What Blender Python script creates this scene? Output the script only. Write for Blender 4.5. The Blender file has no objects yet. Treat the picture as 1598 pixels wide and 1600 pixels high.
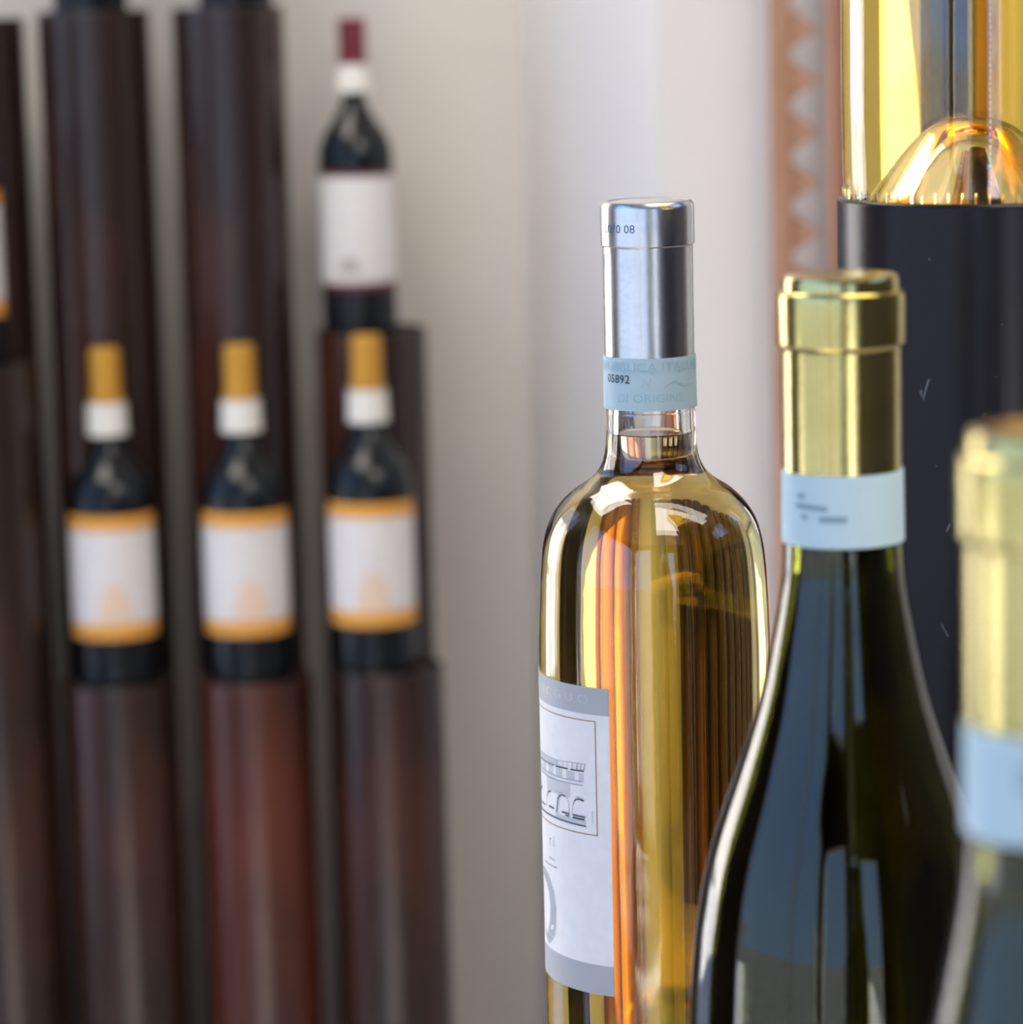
import bpy, bmesh, math, random
from mathutils import Vector

random.seed(4)
S = bpy.context.scene
COL = S.collection
R = math.radians

# ------------------------------------------------------------------ camera, sky, sun, exposure
cam_d = bpy.data.cameras.new('camera')
cam = bpy.data.objects.new('camera', cam_d)
COL.objects.link(cam)
cam.location = (0, 0, 1.3)
cam.rotation_mode = 'QUATERNION'
from mathutils import Matrix
cam.rotation_quaternion = (Matrix.Rotation(R(90 - 9.2), 3, 'X') @ Matrix.Rotation(R(-1.4), 3, 'Z')).to_quaternion()
cam_d.sensor_width = 36
cam_d.lens = 5200 / 1600 * 36
cam_d.clip_start = .05
cam_d.dof.use_dof = True
cam_d.dof.focus_distance = 1.06
cam_d.dof.aperture_fstop = 13.3
S.camera = cam

S.view_settings.view_transform = 'Standard'
S.view_settings.look = 'None'
S.view_settings.gamma = 1
S.view_settings.exposure = 0.62
S.cycles.use_denoising = True
S.cycles.max_bounces = 24
S.cycles.transmission_bounces = 20
S.cycles.glossy_bounces = 8
S.cycles.diffuse_bounces = 5
S.cycles.sample_clamp_indirect = 6

w = bpy.data.worlds.new('daylight')
S.world = w
w.use_nodes = True
nt = w.node_tree
bg = nt.nodes['Background']
tc = nt.nodes.new('ShaderNodeTexCoord')
sx = nt.nodes.new('ShaderNodeSeparateXYZ')
rp = nt.nodes.new('ShaderNodeValToRGB')
nt.links.new(tc.outputs['Generated'], sx.inputs[0])
nt.links.new(sx.outputs['Z'], rp.inputs[0])
nt.links.new(rp.outputs[0], bg.inputs[0])
rp.color_ramp.elements[0].position = 0.0
rp.color_ramp.elements[0].color = (.38, .60, .98, 1)
rp.color_ramp.elements[1].position = .6
rp.color_ramp.elements[1].color = (.26, .46, 1.0, 1)
bg.inputs[1].default_value = 1.55

sun_d = bpy.data.lights.new('sun', 'SUN')
sun_d.energy = 32
sun_d.angle = R(.6)
sun_d.color = (1, .95, .87)
sun = bpy.data.objects.new('sun', sun_d)
COL.objects.link(sun)
sun.rotation_mode = 'QUATERNION'
sun.rotation_quaternion = Vector((-1, .36, -.95)).to_track_quat('-Z', 'Y')      # from the right, through the added high side openings


def portal(name, loc, rot, sx_, sy_):
    d = bpy.data.lights.new(name, 'AREA')
    d.shape = 'RECTANGLE'
    d.size, d.size_y = sx_, sy_
    d.cycles.is_portal = True
    o = bpy.data.objects.new(name, d)
    COL.objects.link(o)
    o.location = loc
    o.rotation_euler = rot
    return o


portal('window_portal', (-1.56, 2.545, 1.23), (0, R(-90), 0), 2.34, 1.19)
portal('window_portal', (-1.56, -.6, 1.28), (0, R(-90), 0), 2.44, 3.2)
portal('window_portal', (-.83, -2.56, 1.28), (R(90), 0, 0), 1.15, 2.44)
portal('door_portal', (.95, -2.56, 1.15), (R(90), 0, 0), .9, 2.3)


def added_fill_light(x, y, sx_, sy_, watts, col):  # unseen area light added overhead to brighten the room
    d = bpy.data.lights.new('added_fill_light', 'AREA')
    d.shape = 'RECTANGLE'
    d.size, d.size_y = sx_, sy_
    d.energy = watts
    d.color = col
    o = bpy.data.objects.new('added_fill_light', d)
    COL.objects.link(o)
    o.location = (x, y, 2.88)


added_fill_light(-.8, 2.2, .9, 1.4, 27, (1, .93, .84))
added_fill_light(.9, .3, 1.6, 1.6, 38, (1, .93, .84))


# ------------------------------------------------------------------ materials
def mat(name, color, rough=.5, metal=0, trans=0, ior=1.5, spec=.5, coat=0):
    m = bpy.data.materials.new(name)
    m.use_nodes = True
    b = m.node_tree.nodes['Principled BSDF']
    b.inputs['Base Color'].default_value = (*color, 1)
    b.inputs['Roughness'].default_value = rough
    b.inputs['Metallic'].default_value = metal
    b.inputs['Transmission Weight'].default_value = trans
    b.inputs['IOR'].default_value = ior
    b.inputs['Specular IOR Level'].default_value = spec
    b.inputs['Coat Weight'].default_value = coat
    return m


def noise_color(m, c1, c2, scale=(1, 1, 1), nscale=5, lo=.4, hi=.6, detail=3, bump=0, bscale=40):
    nt = m.node_tree
    b = nt.nodes['Principled BSDF']
    tc = nt.nodes.new('ShaderNodeTexCoord')
    mp = nt.nodes.new('ShaderNodeMapping')
    mp.inputs['Scale'].default_value = scale
    n = nt.nodes.new('ShaderNodeTexNoise')
    n.inputs['Scale'].default_value = nscale
    n.inputs['Detail'].default_value = detail
    r = nt.nodes.new('ShaderNodeValToRGB')
    r.color_ramp.elements[0].position = lo
    r.color_ramp.elements[1].position = hi
    r.color_ramp.elements[0].color = (*c1, 1)
    r.color_ramp.elements[1].color = (*c2, 1)
    # every thing gets its own patch of the pattern
    oi = nt.nodes.new('ShaderNodeObjectInfo')
    ad = nt.nodes.new('ShaderNodeVectorMath')
    nt.links.new(tc.outputs['Object'], mp.inputs[0])
    nt.links.new(mp.outputs[0], ad.inputs[0])
    nt.links.new(oi.outputs['Location'], ad.inputs[1])
    nt.links.new(ad.outputs[0], n.inputs['Vector'])
    nt.links.new(n.outputs['Fac'], r.inputs[0])
    nt.links.new(r.outputs[0], b.inputs['Base Color'])
    if bump:
        n2 = nt.nodes.new('ShaderNodeTexNoise')
        n2.inputs['Scale'].default_value = bscale
        n2.inputs['Detail'].default_value = 4
        bp = nt.nodes.new('ShaderNodeBump')
        bp.inputs['Strength'].default_value = bump
        bp.inputs['Distance'].default_value = .002
        nt.links.new(mp.outputs[0], n2.inputs['Vector'])
        nt.links.new(n2.outputs['Fac'], bp.inputs['Height'])
        nt.links.new(bp.outputs[0], b.inputs['Normal'])
    return m


M = {}
M['plaster_beige'] = noise_color(mat('plaster_beige', (.6, .55, .48), .9), (.60, .56, .50), (.64, .60, .54), nscale=1.5, bump=.05)
M['plaster_white'] = noise_color(mat('plaster_white', (.8, .78, .76), .9), (.69, .665, .64), (.72, .695, .67), nscale=1.5, bump=.05)
M['ceiling_paint'] = noise_color(mat('ceiling_paint', (.5, .46, .4), .9), (.46, .42, .36), (.5, .46, .4), nscale=2)
M['floor_stone'] = noise_color(mat('floor_stone', (.4, .37, .34), .2), (.36, .33, .30), (.44, .41, .38), nscale=4, bump=.03)
M['cladding'] = noise_color(mat('cladding', (.03, .018, .012), .4), (.018, .011, .008), (.04, .023, .015), scale=(8, 8, 1), nscale=3)
M['counter_wood'] = noise_color(mat('counter_wood', (.09, .05, .03), .35), (.06, .032, .02), (.12, .065, .04), scale=(1, 12, 12), nscale=4)
M['paving'] = noise_color(mat('paving', (.5, .5, .5), .9), (.46, .46, .47), (.55, .55, .56), nscale=2)
M['asphalt'] = noise_color(mat('asphalt', (.08, .085, .09), .9), (.06, .064, .07), (.10, .105, .11), nscale=3)
M['window_paint'] = mat('window_paint', (.75, .75, .74), .4)
M['pedestal_brown'] = noise_color(mat('pedestal_brown', (.035, .018, .014), .25, spec=.5), (.024, .013, .010), (.085, .024, .012), scale=(9, 9, 3), nscale=1.0, lo=.45, hi=.75, bump=.08, bscale=25)
M['pedestal_red'] = noise_color(mat('pedestal_red', (.06, .02, .014), .24), (.030, .012, .009), (.12, .028, .014), scale=(9, 9, 3), nscale=1.0, lo=.35, hi=.65, bump=.08, bscale=25)
M['pedestal_top'] = mat('pedestal_top', (.02, .014, .012), .6)
M['carved_wood'] = noise_color(mat('carved_wood', (.40, .20, .11), .45), (.36, .175, .095), (.46, .25, .15), scale=(20, 20, 1), nscale=3)
M['carved_red'] = noise_color(mat('carved_red', (.2, .06, .04), .45), (.17, .055, .035), (.24, .08, .05), scale=(20, 20, 1), nscale=3)
M['panel_wood'] = noise_color(mat('panel_wood', (.36, .15, .05), .4), (.30, .11, .04), (.44, .2, .07), scale=(14, 14, 1), nscale=3)
M['glass'] = mat('clear_glass', (.99, 1, .985), 0, 0, 1, 1.5)
M['green_glass'] = mat('green_glass', (.15, .165, .022), 0, 0, 1, 1.5)
M['dark_glass'] = mat('dark_glass', (.006, .008, .010), .2, spec=.35)
M['silver_foil'] = noise_color(mat('silver_foil', (.52, .54, .56), .27, 1), (.60, .62, .645), (.64, .66, .685), nscale=60, bump=.02, bscale=500)
M['gold_foil'] = noise_color(mat('gold_foil', (.50, .43, .17), .2, 1), (.48, .415, .16), (.53, .46, .19), nscale=60, bump=.02, bscale=500)
M['amber_foil'] = mat('amber_foil', (.60, .30, .035), .45, .3)
M['red_foil'] = mat('red_foil', (.16, .018, .025), .45, .2)
M['strip_blue'] = mat('strip_paper_blue', (.52, .67, .69), .7)
M['strip_tint'] = mat('strip_print_cyan', (.40, .60, .65), .7)
M['strip_ink'] = mat('strip_ink', (.02, .035, .06), .6)
M['strip_ink_soft'] = mat('strip_ink_soft', (.25, .36, .40), .7)
M['strip_white'] = mat('strip_paper_white', (.74, .72, .65), .7)
M['label_white'] = noise_color(mat('label_paper', (.80, .80, .80), .75), (.88, .855, .81), (.91, .88, .84), nscale=200, bump=.03, bscale=2500)
M['label_ivory'] = noise_color(mat('label_ivory', (.62, .62, .61), .75), (.68, .655, .63), (.72, .69, .66), nscale=200)
M['label_grey'] = mat('label_grey', (.46, .47, .465), .6)
M['label_emboss'] = mat('label_emboss', (.60, .60, .54), .4, .3)
M['label_gold'] = mat('label_gold', (.38, .22, .09), .5, .3)
M['label_ink'] = mat('label_ink', (.06, .07, .07), .6)
M['label_ink_mid'] = mat('label_ink_mid', (.33, .35, .36), .6)
M['label_wash'] = mat('label_wash', (.60, .60, .59), .7)
M['label_swash'] = mat('label_swash', (.42, .44, .45), .6)
M['label_pink'] = mat('label_pink', (.55, .40, .33), .6)
M['label_orange'] = mat('label_orange', (.72, .33, .05), .6)
M['label_peach'] = mat('label_peach', (.74, .56, .42), .7)
M['label_rose'] = mat('label_rose', (.45, .26, .27), .7)
M['label_maroon'] = mat('label_maroon', (.13, .02, .025), .6)
M['label_smoke'] = mat('label_smoke', (.42, .38, .37), .7)
M['seam_glint'] = mat('seam_glint', (.85, .85, .88), .3)
M['emboss_dark'] = mat('emboss_dark', (.10, .13, .19), .5)


def wine_mat(name, sigma, surf=(1, 1, 1)):
    m = mat(name, surf, 0, 0, 1, 1.34)
    nt = m.node_tree
    v = nt.nodes.new('ShaderNodeVolumeAbsorption')
    d = max(sigma)
    v.inputs['Density'].default_value = d
    v.inputs['Color'].default_value = tuple(1 - s / d for s in sigma) + (1,)
    nt.links.new(v.outputs[0], nt.nodes['Material Output'].inputs['Volume'])
    return m


M['white_wine'] = wine_mat('white_wine', (.2, 5.6, 30))
M['green_wine'] = wine_mat('wine_in_green_glass', (3, 5, 25))

# scuffed black lacquer of the near pedestal
m = mat('black_lacquer', (.012, .011, .014), .26, spec=.2)
nt = m.node_tree
b = nt.nodes['Principled BSDF']
tc = nt.nodes.new('ShaderNodeTexCoord')
vo = nt.nodes.new('ShaderNodeTexVoronoi')
vo.feature = 'DISTANCE_TO_EDGE'
vo.inputs['Scale'].default_value = 38
ns = nt.nodes.new('ShaderNodeTexNoise')
ns.inputs['Scale'].default_value = 30
ns.inputs['Detail'].default_value = 6
ns2 = nt.nodes.new('ShaderNodeTexNoise')
ns2.inputs['Scale'].default_value = 420
ns2.inputs['Detail'].default_value = 1
mp = nt.nodes.new('ShaderNodeMapping')
mp.inputs['Scale'].default_value = (1, 1, .35)
nt.links.new(tc.outputs['Object'], mp.inputs[0])
nt.links.new(mp.outputs[0], vo.inputs['Vector'])
nt.links.new(tc.outputs['Object'], ns.inputs['Vector'])
nt.links.new(tc.outputs['Object'], ns2.inputs['Vector'])


def mth(op, a, bb, clamp=False):
    n = nt.nodes.new('ShaderNodeMath')
    n.operation = op
    n.use_clamp = clamp
    for i, x in enumerate((a, bb)):
        if isinstance(x, (int, float)):
            n.inputs[i].default_value = x
        else:
            nt.links.new(x, n.inputs[i])
    return n.outputs[0]


line = mth('LESS_THAN', vo.outputs['Distance'], .0035)
brk = mth('GREATER_THAN', ns.outputs['Fac'], .645)
scr = mth('MULTIPLY', line, brk)
spk = mth('GREATER_THAN', ns2.outputs['Fac'], .80)
mask = mth('MAXIMUM', mth('MULTIPLY', scr, .5), mth('MULTIPLY', spk, .8), True)
mx = nt.nodes.new('ShaderNodeMixRGB')
mx.inputs[1].default_value = (.012, .010, .013, 1)
mx.inputs[2].default_value = (.25, .26, .30, 1)
nt.links.new(mask, mx.inputs[0])
nt.links.new(mx.outputs[0], b.inputs['Base Color'])
M['black_lacquer'] = m


# ------------------------------------------------------------------ mesh helpers
def link(name, me, material=None, parent=None, loc=None):
    o = bpy.data.objects.new(name, me)
    COL.objects.link(o)
    if material is not None:
        me.materials.append(M[material] if isinstance(material, str) else material)
    if parent is not None:
        o.parent = parent
    if loc is not None:
        o.location = loc
    return o


def finish(bm, name, material, parent=None, loc=None, smooth=True, angle=40):
    bmesh.ops.recalc_face_normals(bm, faces=bm.faces)
    me = bpy.data.meshes.new(name)
    bm.to_mesh(me)
    bm.free()
    if smooth:
        me.shade_smooth()
        me.set_sharp_from_angle(angle=R(angle))
    return link(name, me, material, parent, loc)


def box_into(bm, x0, x1, y0, y1, z0, z1):
    v = [bm.verts.new((x, y, z)) for x in (x0, x1) for y in (y0, y1) for z in (z0, z1)]
    for f in ((0, 1, 3, 2), (4, 6, 7, 5), (0, 4, 5, 1), (2, 3, 7, 6), (0, 2, 6, 4), (1, 5, 7, 3)):
        bm.faces.new([v[i] for i in f])


def boxes(name, lst, material, parent=None, bevel=0, loc=None):
    bm = bmesh.new()
    for q in lst:
        box_into(bm, *q)
    bmesh.ops.recalc_face_normals(bm, faces=bm.faces)
    if bevel:
        bmesh.ops.bevel(bm, geom=bm.edges[:], offset=bevel, segments=2, affect='EDGES', profile=.6)
    return finish(bm, name, material, parent, loc, smooth=bool(bevel))


def prism(name, pts, y0, y1, material, parent=None, loc=None, bevel=0):
    """pts in x,z, extruded along y"""
    bm = bmesh.new()
    a = [bm.verts.new((x, y0, z)) for x, z in pts]
    c = [bm.verts.new((x, y1, z)) for x, z in pts]
    bm.faces.new(a)
    bm.faces.new(c[::-1])
    n = len(pts)
    for i in range(n):
        bm.faces.new((a[i], c[i], c[(i + 1) % n], a[(i + 1) % n]))
    bmesh.ops.recalc_face_normals(bm, faces=bm.faces)
    if bevel:
        bmesh.ops.bevel(bm, geom=bm.edges[:], offset=bevel, segments=2, affect='EDGES')
    return finish(bm, name, material, parent, loc, smooth=bool(bevel))


def spline(pts, n=6):
    """Catmull-Rom through the profile points"""
    P = [Vector((a, b_)) for a, b_ in pts]
    out = []
    for i in range(len(P) - 1):
        p0 = P[i - 1] if i else P[i] * 2 - P[i + 1]
        p1, p2 = P[i], P[i + 1]
        p3 = P[i + 2] if i + 2 < len(P) else P[i + 1] * 2 - P[i]
        for k in range(n):
            t = k / n
            q = .5 * ((2 * p1) + (p2 - p0) * t + (2 * p0 - 5 * p1 + 4 * p2 - p3) * t * t + (3 * p1 - p0 - 3 * p2 + p3) * t ** 3)
            out.append((max(q.x, 0), q.y))
    out.append(tuple(P[-1]))
    return out


def offset(prof, t):
    """shift a profile inward (towards the liquid) by t, a number or a function of z"""
    out = []
    n = len(prof)
    for i in range(n):
        a = Vector(prof[max(i - 1, 0)])
        c = Vector(prof[min(i + 1, n - 1)])
        d = (c - a)
        if d.length < 1e-9:
            d = Vector((0, 1))
        d.normalize()
        nrm = Vector((-d.y, d.x))
        tt = t(*prof[i]) if callable(t) else t
        q = Vector(prof[i]) + nrm * tt
        out.append((0.0 if prof[i][0] < 1e-6 else max(q.x, 1e-5), q.y))
    return out


def lathe_into(bm, prof, seg=72, close=False, wob=None):
    rings = []
    for i, (r, z) in enumerate(prof):
        if r < 1e-6:
            rings.append([bm.verts.new((0, 0, z))])
        else:
            ring = []
            for k in range(seg):
                a = 2 * math.pi * k / seg
                rr = r + (wob(a, z, i) if wob else 0)
                ring.append(bm.verts.new((rr * math.sin(a), -rr * math.cos(a), z)))
            rings.append(ring)
    pairs = list(zip(rings, rings[1:]))
    if close:
        pairs.append((rings[-1], rings[0]))
    for A, B in pairs:
        if len(A) == 1 and len(B) == 1:
            continue
        for k in range(seg):
            j = (k + 1) % seg
            if len(A) == 1:
                bm.faces.new((A[0], B[j], B[k]))
            elif len(B) == 1:
                bm.faces.new((A[k], A[j], B[0]))
            else:
                bm.faces.new((A[k], A[j], B[j], B[k]))


def lathe(name, prof, material, parent=None, seg=72, close=False, loc=None, angle=40, wob=None):
    bm = bmesh.new()
    lathe_into(bm, prof, seg, close, wob)
    o = finish(bm, name, material, parent, loc, True, angle)
    if name in ('capsule', 'shaft'):
        mo = o.modifiers.new('even_normals', 'WEIGHTED_NORMAL')
        mo.keep_sharp = True
    return o


def sleeve(name, z0, z1, r0, r1, th, material, parent, a0=-180, a1=180, seg=64):
    """thin curved sheet (paper) from angle a0 to a1 seen from the front"""
    bm = bmesh.new()
    full = a1 - a0 >= 359.9
    n = seg if full else seg + 1
    L = []
    for k in range(n):
        a = R(a0 + (a1 - a0) * k / seg)
        s, c = math.sin(a), -math.cos(a)
        L.append([bm.verts.new((r * s, r * c, z)) for r, z in ((r0, z0), (r1, z1), (r1 + th, z1), (r0 + th, z0))])
    for k in range(n if full else n - 1):
        A, B = L[k], L[(k + 1) % n]
        for i in range(4):
            bm.faces.new((A[i], A[(i + 1) % 4], B[(i + 1) % 4], B[i]))
    if not full:
        bm.faces.new(L[0])
        bm.faces.new(L[-1][::-1])
    return finish(bm, name, material, parent)


def stroke_into(bm, pts, r, wd):
    """a pen line: pts are (angle in degrees, height); wd the width in metres, laid on the cylinder of radius r"""
    P = []
    for (a, z), (a2, z2) in zip(pts, pts[1:]):
        n = max(1, int(abs(a2 - a) / 4))
        for k in range(n):
            P.append(Vector((R(a + (a2 - a) * k / n) * r, z + (z2 - z) * k / n)))
    P.append(Vector((R(pts[-1][0]) * r, pts[-1][1])))
    row = []
    for i, p in enumerate(P):
        d = (P[min(i + 1, len(P) - 1)] - P[max(i - 1, 0)])
        d.normalize()
        ww = (wd[0] + (wd[1] - wd[0]) * i / (len(P) - 1)) if isinstance(wd, tuple) else wd
        n = Vector((-d.y, d.x)) * ww / 2
        row.append([bm.verts.new((r * math.sin(q.x / r), -r * math.cos(q.x / r), q.y)) for q in (p + n, p - n)])
    for A, B in zip(row, row[1:]):
        bm.faces.new((A[0], A[1], B[1], B[0]))


def area_into(bm, a0, a1, zlo, zhi, r, n=10):
    """a filled patch between two heights (numbers or functions of the angle)"""
    f = lambda q, a: q(a) if callable(q) else q
    row = []
    for k in range(n + 1):
        a = a0 + (a1 - a0) * k / n
        row.append([bm.verts.new((r * math.sin(R(a)), -r * math.cos(R(a)), f(q, a))) for q in (zlo, zhi)])
    for A, B in zip(row, row[1:]):
        bm.faces.new((A[0], B[0], B[1], A[1]))


def drawing(name, r, material, parent, strokes=(), areas=()):
    bm = bmesh.new()
    for pts, wd in strokes:
        stroke_into(bm, pts, r, wd)
    for q in areas:
        area_into(bm, *q[:4], r)
    return finish(bm, name, material, parent)


def lettering(name, body, r, a, z, h, material, parent, spacing=1.0, upright=False, wide=1.0):
    """letters of height h wrapped round a cylinder of radius r, centred at angle a"""
    cu = bpy.data.curves.new(name, 'FONT')
    cu.body = body
    cu.size = h / .70
    cu.space_character = spacing
    cu.align_x = 'CENTER'
    cu.align_y = 'CENTER'
    cu.resolution_u = 3
    tmp = bpy.data.objects.new(name, cu)
    COL.objects.link(tmp)
    bpy.context.view_layer.update()
    me = bpy.data.meshes.new_from_object(tmp.evaluated_get(bpy.context.evaluated_depsgraph_get()))
    bpy.data.objects.remove(tmp)
    bpy.data.curves.remove(cu)
    for v in me.vertices:
        x, y = v.co.x * wide, v.co.y
        if upright:
            x, y = -y, x
        t = R(a) + x / r
        v.co = (r * math.sin(t), -r * math.cos(t), z + y)
    me.materials.clear()
    return link(name, me, material, parent)


def thing(name, label, cat, loc, group=None, rz=0):
    o = bpy.data.objects.new(name, None)
    o.empty_display_size = .05
    COL.objects.link(o)
    o.location = loc
    o.rotation_euler = (0, 0, rz)
    o['label'] = label
    o['category'] = cat
    if group:
        o['group'] = group
    return o


def copy_thing(src, label, loc, group=None, rz=0):
    def cp(o, parent):
        c = o.copy()
        COL.objects.link(c)
        c.parent = parent
        for ch in list(o.children):
            cp(ch, c)
        return c
    c = cp(src, None)
    c.location = loc
    c.rotation_euler = (0, 0, rz)
    c['label'] = label
    if group:
        c['group'] = group
    return c


def struct(o):
    o['kind'] = 'structure'
    return o


# ------------------------------------------------------------------ the room
XL, XR, YB, YR, ZC = -1.5, 2.2, 3.24, -2.5, 2.9
T = .12
struct(boxes('floor', [(XL - T, XR + T, YR - T, YB + T, -.1, 0)], 'floor_stone'))
struct(boxes('ceiling', [(XL - T, XR + T, YR - T, YB + T, ZC, ZC + .1)], 'ceiling_paint'))
struct(boxes('ground_outside', [(-40, 40, -40, 40, -.35, -.22)], 'asphalt'))
struct(boxes('bounce_paving', [(-.2, 2.4, -14, YR - T - .01, -.219, -.12)], 'paving'))  # pale slab added behind the door as a bright sunlit reflector
struct(boxes('bounce_paving', [(-8.9, XL - T - .01, .5, 9, -.219, -.12)], 'paving'))  # pale slab added outside the left window to bounce sun indoors
struct(boxes('bounce_wall', [(-9.3, -9, 3.5, 17, -.219, 5)], 'plaster_white'))  # unseen white reflector, added so the left window looks brighter

# back wall: beige plaster, then a splayed white return and a white pier nearer the camera
struct(boxes('wall_back', [(XL - T, .020, YB, YB + T, 0, ZC)], 'plaster_beige'))
bm = bmesh.new()
plan = [(.020, YB), (.1345, 2.9), (XR + T, 2.9), (XR + T, YB + T), (.020, YB + T)]
lo = [bm.verts.new((x, y, 0)) for x, y in plan]
hi = [bm.verts.new((x, y, ZC)) for x, y in plan]
bm.faces.new(lo)
bm.faces.new(hi)
for i in range(5):
    j = (i + 1) % 5
    bm.faces.new((lo[i], lo[j], hi[j], hi[i]))
struct(finish(bm, 'wall_back_pier', 'plaster_white', smooth=False))

# left wall: dark cladding with two tall windows
LW = [(YR - T, -2.2, 0, ZC), (-2.2, 1.0, 0, .06), (-2.2, 1.0, 2.5, ZC), (1.0, 1.95, 0, ZC), (1.95, 3.14, 0, .06), (1.95, 3.14, 2.4, ZC), (3.14, YB + T, 0, ZC)]
struct(boxes('wall_left', [(XL - T, XL, a, b_, c, d) for a, b_, c, d in LW], 'cladding'))
RW = [(XL - T, -1.4, 0, ZC), (-1.4, -.25, 0, .06), (-1.4, -.25, 2.5, ZC), (-.25, .5, 0, ZC), (.5, 1.4, 2.3, ZC), (1.4, XR + T, 0, ZC)]
struct(boxes('wall_rear', [(a, b_, YR - T, YR, c, d) for a, b_, c, d in RW], 'cladding'))
struct(boxes('wall_right', [(XR, XR + T, YR - T, 2.0, 0, 1.95), (XR, XR + T, YR - T, 2.0, 2.65, ZC), (XR, XR + T, YR - T, -.6, 1.95, 2.65), (XR, XR + T, 1.2, 2.0, 1.95, 2.65)], 'cladding'))
struct(boxes('wall_right_pier', [(XR, XR + T, 2.0, 2.1, 0, ZC), (XR, XR + T, 2.1, 2.6, 0, 2.0), (XR, XR + T, 2.1, 2.6, 2.65, ZC), (XR, XR + T, 2.6, YB + T, 0, ZC)], 'plaster_white'))


def window(name, axis, a0, a1, z0, z1, pos, muntins):
    root = bpy.data.objects.new(name, None)
    COL.objects.link(root)
    root['kind'] = 'structure'

    def bar(nm, u0, u1, v0, v1):
        q = (pos - .03, pos + .03, u0, u1, v0, v1) if axis == 'x' else (u0, u1, pos - .03, pos + .03, v0, v1)
        boxes(nm, [q], 'window_paint', root)
    bar('jamb', a0, a0 + .05, z0, z1)
    bar('jamb', a1 - .05, a1, z0, z1)
    bar('head', a0 + .05, a1 - .05, z1 - .05, z1)
    if z0 > .1:
        bar('sill', a0 + .05, a1 - .05, z0, z0 + .05)
    for u in muntins:
        bar('mullion', u - .02, u + .02, z0 + .05, z1 - .05)


window('window_1', 'x', 1.95, 3.14, .06, 2.4, XL - .06, [2.42])
window('window_2', 'x', -2.2, 1.0, .06, 2.5, XL - .06, [-.6])
window('window_3', 'y', -1.4, -.25, .06, 2.5, YR - .06, [])
window('added_sun_opening_1', 'x', 2.1, 2.6, 2.0, 2.65, XR + .06, [])  # opening added to let sun onto the low pier and screen
window('added_sun_opening_2', 'x', -.6, 1.2, 1.95, 2.65, XR + .06, [])  # opening added for a floor sun patch that lights the brown pedestals
window('door_1', 'y', .5, 1.4, 0, 2.3, YR - .06, [])

CZ = .914        # height of the three near pedestals

# ------------------------------------------------------------------ pedestals
def make_pedestal(label, x, y, rim, r, material, group, recess=.004, foot=0):
    t = thing('display_pedestal', label, 'pedestal', (x, y, foot), group)
    h = rim - foot
    wall = .003
    prof = [(0, 0), (r - .002, 0), (r, .002), (r, h - .0015), (r - .0008, h - .0003), (r - .0018, h),
            (r - wall, h - .0006), (r - wall - .0004, h - recess - .0008), (0, h - recess - .0008)]
    lathe('shaft', prof, material, t, seg=80, angle=50)
    lathe('top_disc', [(0, h - recess - .0006), (r - wall - .0006, h - recess - .0006), (r - wall - .0006, h - recess), (0, h - recess)], 'pedestal_top', t, seg=48)
    return t


G1 = 'brown cylindrical pedestals in the stepped display'
PED = [
    (-.3608, 2.97, .675, 'low dark brown cylindrical pedestal carrying the leftmost of the three low orange-label bottles'),
    (-.2377, 2.97, .675, 'low reddish brown cylindrical pedestal carrying the middle of the three low orange-label bottles'),
    (-.1170, 2.97, .681, 'low dark brown cylindrical pedestal carrying the orange-label bottle nearest the bare wall'),
    (-.1270, 3.10, .975, 'mid-height dark brown pedestal carrying the red-capped bottle'),
    (-.2500, 3.10, 1.275, 'tall dark brown pedestal rising behind the middle orange-label bottle'),
    (-.3740, 3.10, 1.275, 'tall dark brown pedestal rising behind the leftmost low orange-label bottle'),
    (-.4720, 2.97, .967, 'mid-height brown pedestal at the left edge under a half-cut orange-label bottle'),
    (-.4900, 3.10, 1.270, 'tall dark pedestal in shadow at the left edge with no bottle in view on top'),
]
for x, y, rim, lab in PED:
    make_pedestal(lab, x, y, rim, .0515, 'pedestal_red' if 'reddish' in lab else 'pedestal_brown', G1)
first = None
for k in range(5):
    x = -.614 - .122 * k
    lab = 'tall dark pedestal beyond the left edge, %s in its row, seen through the wine' % ('first', 'second', 'third', 'fourth', 'fifth')[k]
    if first is None:
        first = make_pedestal(lab, x, 3.05, 1.27, .0515, 'pedestal_brown', 'pedestals beyond the left edge')
    else:
        copy_thing(first, lab, (x, 3.05, 0), 'pedestals beyond the left edge')


# ------------------------------------------------------------------ dark bottles on the stepped display
def dark_body(t, r, hs, hn, rn, top):
    prof = spline([(0, .02), (r * .5, .012), (r * .8, .002), (r * .9, 0), (r * .975, .002), (r, .007), (r, .05), (r, hs * .6), (r, hs - .012),
                   (r * .97, hs), (r * .84, hs + .013), (r * .62, hs + .024), (rn * 1.12, hn), (rn, hn + .012), (rn, top - .012), (rn, top - .004)], 4)
    prof += [(0, top - .004)]
    return lathe('bottle_glass', prof, 'dark_glass', t, seg=56)


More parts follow.
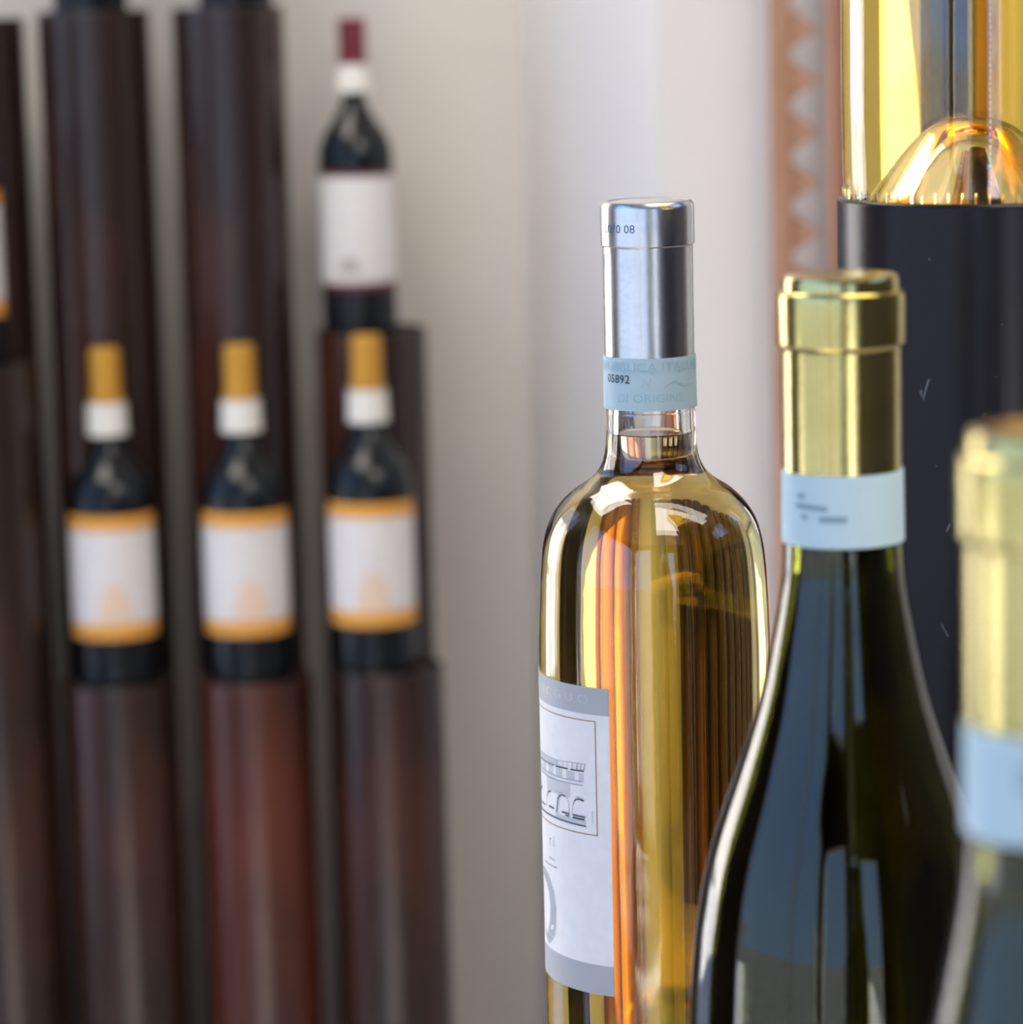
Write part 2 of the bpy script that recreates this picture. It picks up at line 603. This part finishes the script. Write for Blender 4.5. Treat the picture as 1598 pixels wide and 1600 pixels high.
def make_orange(label, loc, group):
    t = thing('wine_bottle', label, 'bottle', loc, group)
    r = .0385
    dark_body(t, r, .176, .218, .0128, .3035)
    lathe('capsule', [(.0146, .252), (.0153, .252), (.0142, .272), (.0140, .302), (.0128, .3053), (0, .3055), (0, .3047), (.0125, .3046), (.0136, .301), (.0138, .272)], 'amber_foil', t, seg=40, close=False)
    sleeve('neck_strip', .228, .257, .0180, .0170, .0006, 'strip_white', t, seg=40)
    lb = sleeve('label', .0462, .158, r + .0001, r + .0001, .0003, 'label_ivory', t, -84, 84)
    sleeve('orange_band', .1446, .1582, r + .0004, r + .0004, .0001, 'label_orange', lb, -84, 84)['label'] = 'orange band along the top of the label'
    sleeve('orange_band', .0460, .0600, r + .0004, r + .0004, .0001, 'label_orange', lb, -84, 84)['label'] = 'orange band along the foot of the label'
    dome = lambda a: .062 + .036 * math.sqrt(max(0, 1 - ((a - 6) / 24) ** 2))
    drawing('emblem', r + .00055, 'label_peach', lb, areas=[(-18, 30, .0612, dome)])
    return t


GO = 'orange-label wine bottles on the stepped pedestals'
b1 = make_orange('orange-capped dark bottle on low pedestal, leftmost of the three fully seen in that row', (-.3615, 2.97, .6712), GO)
copy_thing(b1, 'orange-capped dark bottle on the reddish low pedestal, middle of the three in that row', (-.2410, 2.97, .6712), GO, R(3))
copy_thing(b1, 'yellow-capped dark bottle on low pedestal, nearest the bare beige wall', (-.1270, 2.97, .6772), GO, R(-3))
copy_thing(b1, 'dark bottle cut off by the left edge, only a sliver of its label showing', (-.4865, 2.97, .9632), GO, R(0))


def make_red(label, loc, group, lab=True):
    t = thing('wine_bottle', label, 'bottle', loc, group)
    r = .0345
    dark_body(t, r, .172, .212, .0110, .2895)
    lathe('capsule', [(.0126, .246), (.0130, .246), (.0124, .262), (.0124, .288), (.0112, .2912), (0, .2914), (0, .2906), (.011, .2905), (.0122, .287), (.0122, .262)], 'red_foil', t, seg=40)
    sleeve('neck_strip', .224, .249, .0165, .0138, .0006, 'strip_white', t, seg=40)
    lb = sleeve('label', .049, .147, r + .0001, r + .0001, .0003, 'label_ivory', t, -86, 86)
    sleeve('maroon_line', .1475, .1515, r + .0001, r + .0001, .0003, 'label_maroon', lb, -86, 86)
    sleeve('maroon_line', .0435, .0485, r + .0001, r + .0001, .0003, 'label_maroon', lb, -86, 86)
    sm = lambda a: .0612 + .013 * math.sqrt(max(0, 1 - ((a + 12) / 17) ** 2))
    drawing('emblem', r + .0005, 'label_smoke', lb, areas=[(-29, 5, .0585, sm)])
    drawing('rose_foot', r + .00045, 'label_rose', lb, areas=[(-50, 52, .0495, lambda a: .0555)])
    return t


GR = 'red-capped wine bottles on the taller pedestals'
r1 = make_red('slim dark bottle with a dark red capsule and white label on the mid-height pedestal', (-.1365, 3.10, .9712), GR)
copy_thing(r1, 'dark bottle base cut off by the top edge, above the leftmost whole orange-label bottle', (-.3760, 3.10, 1.2712), GR)
copy_thing(r1, 'dark bottle base cut off by the top edge, beside the red-capped bottle', (-.2420, 3.10, 1.2712), GR)

# ------------------------------------------------------------------ carved wooden screen on the pale wall
sc = thing('carved_screen', 'carved reddish wooden screen with a sawtooth fretwork edge against the white wall', 'screen', (0, 2.85, 0))
z1 = 2.2
boxes('stile', [(.2287, .2464, -.008, .008, 0, z1)], 'carved_wood', sc, bevel=.002)
boxes('stile', [(.2766, .2855, -.008, .008, 0, z1)], 'carved_wood', sc, bevel=.002)
boxes('stile', [(.2857, .3051, -.012, .008, 0, z1)], 'carved_red', sc, bevel=.002)['label'] = 'darker red inner stile'
boxes('panel', [(.3053, .43, -.006, .008, 0, z1)], 'panel_wood', sc)
boxes('stile', [(.4302, .47, -.012, .008, 0, z1)], 'carved_red', sc, bevel=.002)
boxes('panel', [(.4702, .56, -.006, .008, 0, z1)], 'panel_wood', sc)
boxes('stile', [(.5602, .60, -.012, .008, 0, z1)], 'carved_red', sc, bevel=.002)
tooth = None
for k in range(52):
    zc = 1.2471 - .0431 * 28 + .0431 * k
    if zc > z1 - .03:
        break
    if tooth is None:
        tooth = prism('tooth', [(.2465, -.0165), (.2465, .0165), (.2680, .0014), (.2683, -.0014)], -.006, .006, 'carved_wood', sc, loc=(0, 0, zc), bevel=.001)
    else:
        c = tooth.copy()
        COL.objects.link(c)
        c.parent = sc
        c.location = (0, 0, zc)


# ------------------------------------------------------------------ pale wine bottles (clear glass)
def wobble(seed, amp):
    ph = [random.Random(seed + i).random() * 6.28 for i in range(8)]

    def f(a, z):
        s = 0
        for i, (k, kz) in enumerate(((2, 40), (3, 95), (5, 60), (4, 170))):
            s += math.sin(k * a + kz * z + ph[i]) * math.sin(kz * 1.7 * z + ph[i + 4]) / (i + 1.5)
        return amp * s
    return f


RB = .0386
OUT = spline([(0, .0300), (.0045, .0295), (.0085, .0274), (.0120, .0233), (.0155, .0179), (.0190, .0119), (.0226, .0060), (.0266, .0016), (.0310, 0), (.0338, 0), (.0358, .0008), (.0374, .0040), (.0381, .0100),
              (RB, .030), (RB, .09), (RB, .12), (RB, .136), (RB, .144), (RB, .152), (.03855, .160), (.03841, .168), (.03818, .176), (.03785, .184), (.03750, .190), (.0366, .1975), (.0347, .2046), (.0313, .2106), (.0263, .2157), (.0210, .2192),
              (.0175, .2228), (.0156, .2275), (.0149, .2340), (.0147, .2417), (.0144, .2480), (.0144, .29), (.0144, .3095)], 6)


def clear_body(t, level, seed, wine='white_wine', glass='glass', out=OUT, body_t=.0026, neck_t=.0036):
    def th(r, z):
        if r < .0266 and z < .04:
            return .0013
        return body_t + (neck_t - body_t) * min(1, max(0, (z - .205) / .03))
    inn = [(max(r, 0), z) for r, z in offset(out, th)]
    inn = [p for p in inn if p[0] >= 0]
    bm = bmesh.new()
    no = len(out)
    wob = wobble(seed, .00009)
    # outer wall stays true, the inner wall is slightly uneven as blown glass is
    lathe_into(bm, list(out) + inn[::-1], 96, wob=lambda a, z, i: wob(a, z) if i >= no else 0)
    finish(bm, 'bottle_glass', glass, t, angle=60)
    # the liquid reaches a hair into the glass so no air film is left
    wp = [p for p in offset(inn, -.0003) if p[1] < level]
    rl = wp[-1][0]
    wp += [(rl, level), (rl - .0012, level - .0005), (rl - .003, level - .0009), (0, level - .0010)]
    lathe('wine', wp, wine, t, seg=96, wob=lambda a, z, i: wob(a, z), angle=50)


wb = thing('wine_bottle', 'clear bottle of golden white wine with a silver capsule, in sharp focus', 'bottle', (.0467, 1.09, CZ + .0002))
clear_body(wb, .2352, 3)
cap = lathe('capsule', [(.0145, .2500), (.0148, .2500), (.0148, .2962), (.0149, .2968), (.01535, .2972), (.0154, .2976), (.0154, .3090), (.0152, .3102), (.0146, .3112),
                        (.0136, .3115), (.0126, .3113), (.0122, .3111), (.0100, .3114), (0, .3115), (0, .3108), (.0135, .3107), (.0150, .3080), (.0150, .2978), (.0145, .2955)],
            'silver_foil', wb, seg=80, angle=30)
lettering('lot_code', 'L070 08', .01545, -42, .3029, .0027, 'emboss_dark', cap, spacing=1.05)
drawing('tear_mark', .01485, 'emboss_dark', cap, strokes=[([(-74, .2945), (-74.5, .2905)], .0003)])
st = sleeve('neck_strip', .2437, .2609, .01525, .01500, .0002, 'strip_blue', wb, seg=72)
rs = .01546
drawing('tint_band', rs, 'strip_tint', st, areas=[(-178, 178, .2560, .2568), (-178, 178, .2445, .2450)])
lettering('strip_lettering', 'REPUBBLICA ITALIANA', rs, -2, .2580, .0030, 'strip_tint', st, wide=1.15)
lettering('strip_lettering', 'DI ORIGINE', rs, -2, .2478, .0028, 'strip_tint', st, wide=1.15)
lettering('serial_number', '05892', rs + .0001, -46, .2540, .0027, 'strip_ink', st, spacing=1.05)
drawing('strip_ornament', rs, 'strip_tint', st, strokes=[([(15, .2515), (30, .2535), (40, .2515), (62, .2518)], .0004), ([(50, .2530), (58, .2545), (64, .2530)], .0004), ([(-12, .2515), (-10, .2545), (-4, .2515), (-2, .2545)], .0004)])

ra = RB + .0001
lb = sleeve('label', .0527, .1560, ra, ra, .0002, 'label_white', wb, -145, -25.4, seg=48)
rl = ra + .0003
sleeve('grey_band', .1470, .1561, ra + .0002, ra + .0002, .0001, 'label_grey', lb, -145, -25.4, seg=48)['label'] = 'grey band along the top of the label'
sleeve('grey_band', .0526, .0627, ra + .0002, ra + .0002, .0001, 'label_grey', lb, -145, -25.4, seg=48)['label'] = 'grey band along the foot of the label'
drawing('gold_frame', rl, 'label_gold', lb, strokes=[([(-137, .1448), (-33, .1448)], .00035), ([(-33, .1449), (-33, .1065)], .00035), ([(-33, .1066), (-137, .1066)], .00035), ([(-137, .1065), (-137, .1449)], .00035)])
drawing('arcade_wash', rl, 'label_wash', lb, areas=[(-130, -40.5, .1238, .1268), (-130, -60, .1268, .1292), (-72, -50, .1178, .1222), (-62, -39.5, .1098, .1110)])
drawing('arcade_fine_lines', rl + .00005, 'label_ink_mid', lb, strokes=[
    ([(-130, .1290), (-60.3, .1292), (-47.9, .1299), (-39.1, .1301)], .0002),
    ([(-130, .1238), (-60, .1236), (-42, .1240)], .0003), ([(-130, .1224), (-60.8, .1224), (-41, .1228)], .0003),
    ([(-60.5, .1160), (-58.6, .1182), (-55.5, .1189)], .0002), ([(-47.2, .1168), (-44.8, .1186), (-41, .1183)], .0002),
    ([(-53, .1178), (-50.8, .1164), (-50.5, .1125)], .0002), ([(-81.2, .1173), (-87.8, .115), (-90.4, .1103)], .0004), ([(-72.4, .1151), (-73.3, .1119)], .0003),
    ([(-48.5, .1123), (-47.6, .1157)], .0002), ([(-60, .1275), (-60, .1290)], .0003), ([(-55, .1278), (-54.5, .1294)], .0002), ([(-51.5, .1279), (-51, .1296)], .0002),
    ([(-47.9, .1278), (-47.5, .1298)], .0003), ([(-44.7, .1278), (-44.4, .1298)], .0004), ([(-42.2, .1278), (-41.6, .1299)], .0003), ([(-40.2, .1278), (-39.2, .1301)], .0003)])
drawing('arcade_ink', rl + .0001, 'label_ink', lb, strokes=[
    ([(-130, .1262), (-90, .1264), (-71.7, .1270), (-62.4, .1271)], .00035), ([(-60.8, .1271), (-50.8, .1274)], .0005), ([(-48.9, .1274), (-40, .1277)], .0005),
    ([(-61.2, .1112), (-59.7, .1159), (-58.1, .1174), (-55.8, .1180), (-53.0, .1178)], (.0006, .0004)), ([(-47.6, .1157), (-46.2, .1173), (-44, .1180), (-40.4, .1177)], (.0002, .0006)),
    ([(-72.4, .1151), (-70.3, .1170), (-67.3, .1176)], (.0003, .0006)), ([(-87.8, .115), (-81.2, .1173)], .0005),
    ([(-130, .1088), (-75.8, .1093), (-65, .1094), (-39.3, .1092)], .0005)],
    areas=[(-56.3, -50.4, .1119, .1125), (-53.5, -50.6, .1112, .1117), (-48, -39.8, .1120, .1125), (-48, -40.2, .1111, .1117), (-69.4, -63.5, .1120, .1126), (-83.7, -76, .1114, .1119)])
lettering('small_print', '.OGGIN', rl, -35.5, .1124, .0007, 'label_ink_mid', lb, upright=True, spacing=1.35)
lettering('label_lettering', 'r i', rl, -67.5, .1005, .0042, 'label_swash', lb, wide=.8)
lettering('small_print', 'vinum', rl, -68, .0945, .0012, 'label_gold', lb, wide=1.2)
drawing('text_rule', rl, 'label_ink_mid', lb, strokes=[([(-80, .0919), (-62, .0921)], .0004)])
drawing('swash', rl, 'label_swash', lb, strokes=[
    ([(-97, .0850), (-90, .0866), (-83, .0878), (-75, .0866), (-69.5, .0827), (-67.8, .0780), (-68.5, .0724), (-71, .0683)], (.0028, .0052)),
    ([(-71, .0686), (-75, .0657), (-78.5, .0662), (-80, .0682)], (.0050, .0010)), ([(-89, .0862), (-87.5, .0803), (-88, .0700), (-90, .0640)], .0024)])
lettering('band_lettering', 'N C G U O', rl, -58, .1516, .0030, 'label_emboss', lb, wide=1.4)
lettering('band_lettering', 'T A', rl, -62, .0562, .0025, 'label_pink', lb, spacing=1.4)

# ------------------------------------------------------------------ near pedestal and its bottle
GB = 'black lacquered pedestals near the camera'
make_pedestal('black lacquered pedestal with scuffed sides and a golden wine bottle on top', .1445, 1.0, 1.2312, .0445, 'black_lacquer', GB, recess=.008)
make_pedestal('tall black pedestal behind the golden bottle at the right, seen only through its glass', .248, 1.5, 1.54, .0445, 'black_lacquer', GB)
make_pedestal('black pedestal under the silver-capped bottle, below the frame', .0467, 1.09, CZ + .004, .0445, 'black_lacquer', GB)
make_pedestal('black pedestal under the sharper gold-capped green bottle, below the frame', .0852, .845, CZ + .004, .0475, 'black_lacquer', GB)
make_pedestal('black pedestal under the most blurred gold-capped bottle, below the frame', .0916, .552, CZ + .004, .0475, 'black_lacquer', GB)
pb = thing('wine_bottle', 'clear bottle of golden wine on the tall black pedestal, cut off by the top edge', 'bottle', (.1402, 1.0005, 1.2234))
clear_body(pb, .2352, 11)
lathe('capsule', [(.0145, .2500), (.0148, .2500), (.0148, .2955), (.0154, .2975), (.0154, .3085), (.0144, .3113), (0, .3115), (0, .3107), (.0140, .3105), (.0150, .3080), (.0150, .2978), (.0145, .2955)], 'silver_foil', pb, seg=64)
sleeve('neck_strip', .2437, .2609, .01525, .01500, .0002, 'strip_blue', pb, seg=64)
# little ridges pressed into the heel of the glass
bm = bmesh.new()
for k in range(60):
    a = R(6 * k)
    s, c = math.sin(a), -math.cos(a)
    tx, ty = math.cos(a), math.sin(a)
    rr = [.0372, .0384, .0386]
    P = []
    for z, r_ in ((.0046, .0371), (.0065, .0377), (.0105, .0380)):
        for sgn in (-1, 1):
            P.append(bm.verts.new((s * r_ + tx * .0003 * sgn, c * r_ + ty * .0003 * sgn, z)))
        P.append(bm.verts.new((s * (r_ + .0007), c * (r_ + .0007), z)))
    for i in (0, 3):
        bm.faces.new((P[i], P[i + 2], P[i + 5], P[i + 3]))
        bm.faces.new((P[i + 1], P[i + 4], P[i + 5], P[i + 2]))
o = finish(bm, 'heel_ridges', 'glass', pb, smooth=False)
o['kind'] = 'stuff'
# the mould seam down the front: a beaded hairline, its glint painted as opaque pale beads
bm = bmesh.new()
for k in range(90):
    z = .013 + .0018 * k
    a = R(0)
    bmesh.ops.create_icosphere(bm, subdivisions=1, radius=.00032, matrix=Matrix.Translation((.0001, -RB - .00005, z)) @ Matrix.Diagonal((.8, .6, 2.0 if z < .05 else 1.2, 1)))
finish(bm, 'mould_seam', 'seam_glint', pb)

# ------------------------------------------------------------------ green bottles with gold capsules
GOUT = spline([(0, .030), (.010, .0285), (.020, .022), (.029, .010), (.0345, .0015), (.0365, 0), (.0388, .0008), (.0407, .0045), (.0414, .011), (.0416, .03), (.0417, .07), (.0415, .105),
               (.0411, .1180), (.0397, .1348), (.0385, .1427), (.0370, .1509), (.0350, .1590), (.0325, .1671), (.0268, .1832), (.0218, .1992), (.0184, .2150), (.0159, .2290), (.0152, .2400),
               (.0149, .2500), (.0149, .29), (.0149, .303)], 5)


def make_gold(label, loc, rz):
    t = thing('wine_bottle', label, 'bottle', loc, None, rz)
    clear_body(t, .2320, 21, 'green_wine', 'green_glass', GOUT, .003, .0045)
    lathe('capsule', [(.0150, .245), (.01525, .245), (.0153, .2890), (.0156, .2900), (.0163, .2908), (.0164, .3022), (.0161, .3036), (.0152, .3040), (.0149, .3043),
                      (.0149, .3068), (.0144, .3079), (.0132, .3083), (0, .3085), (0, .3078), (.013, .3075), (.0144, .3060), (.0146, .3036), (.0158, .3020), (.0158, .2912), (.0150, .2890)],
          'gold_foil', t, seg=80, angle=35)
    s = sleeve('neck_strip', .2398, .2583, .01560, .01540, .0002, 'strip_blue', t, seg=72)
    q = .01586
    drawing('strip_print', q, 'strip_ink_soft', s, strokes=[([(-52, .2530), (-43, .2530)], .0012), ([(-54, .2505), (-20, .2500)], .0013), ([(-47, .2478), (-40, .2477)], .0012), ([(-28, .2472), (-2, .2474)], .0016)])
    return t


make_gold('dark green bottle with gold capsule and printed pale blue neck strip, beside the silver-capped bottle', (.0852, .845, CZ + .0002), R(0))
make_gold('very blurred dark bottle with a gold capsule, nearest of all at the right edge', (.0916, .552, CZ + .0002), R(20))
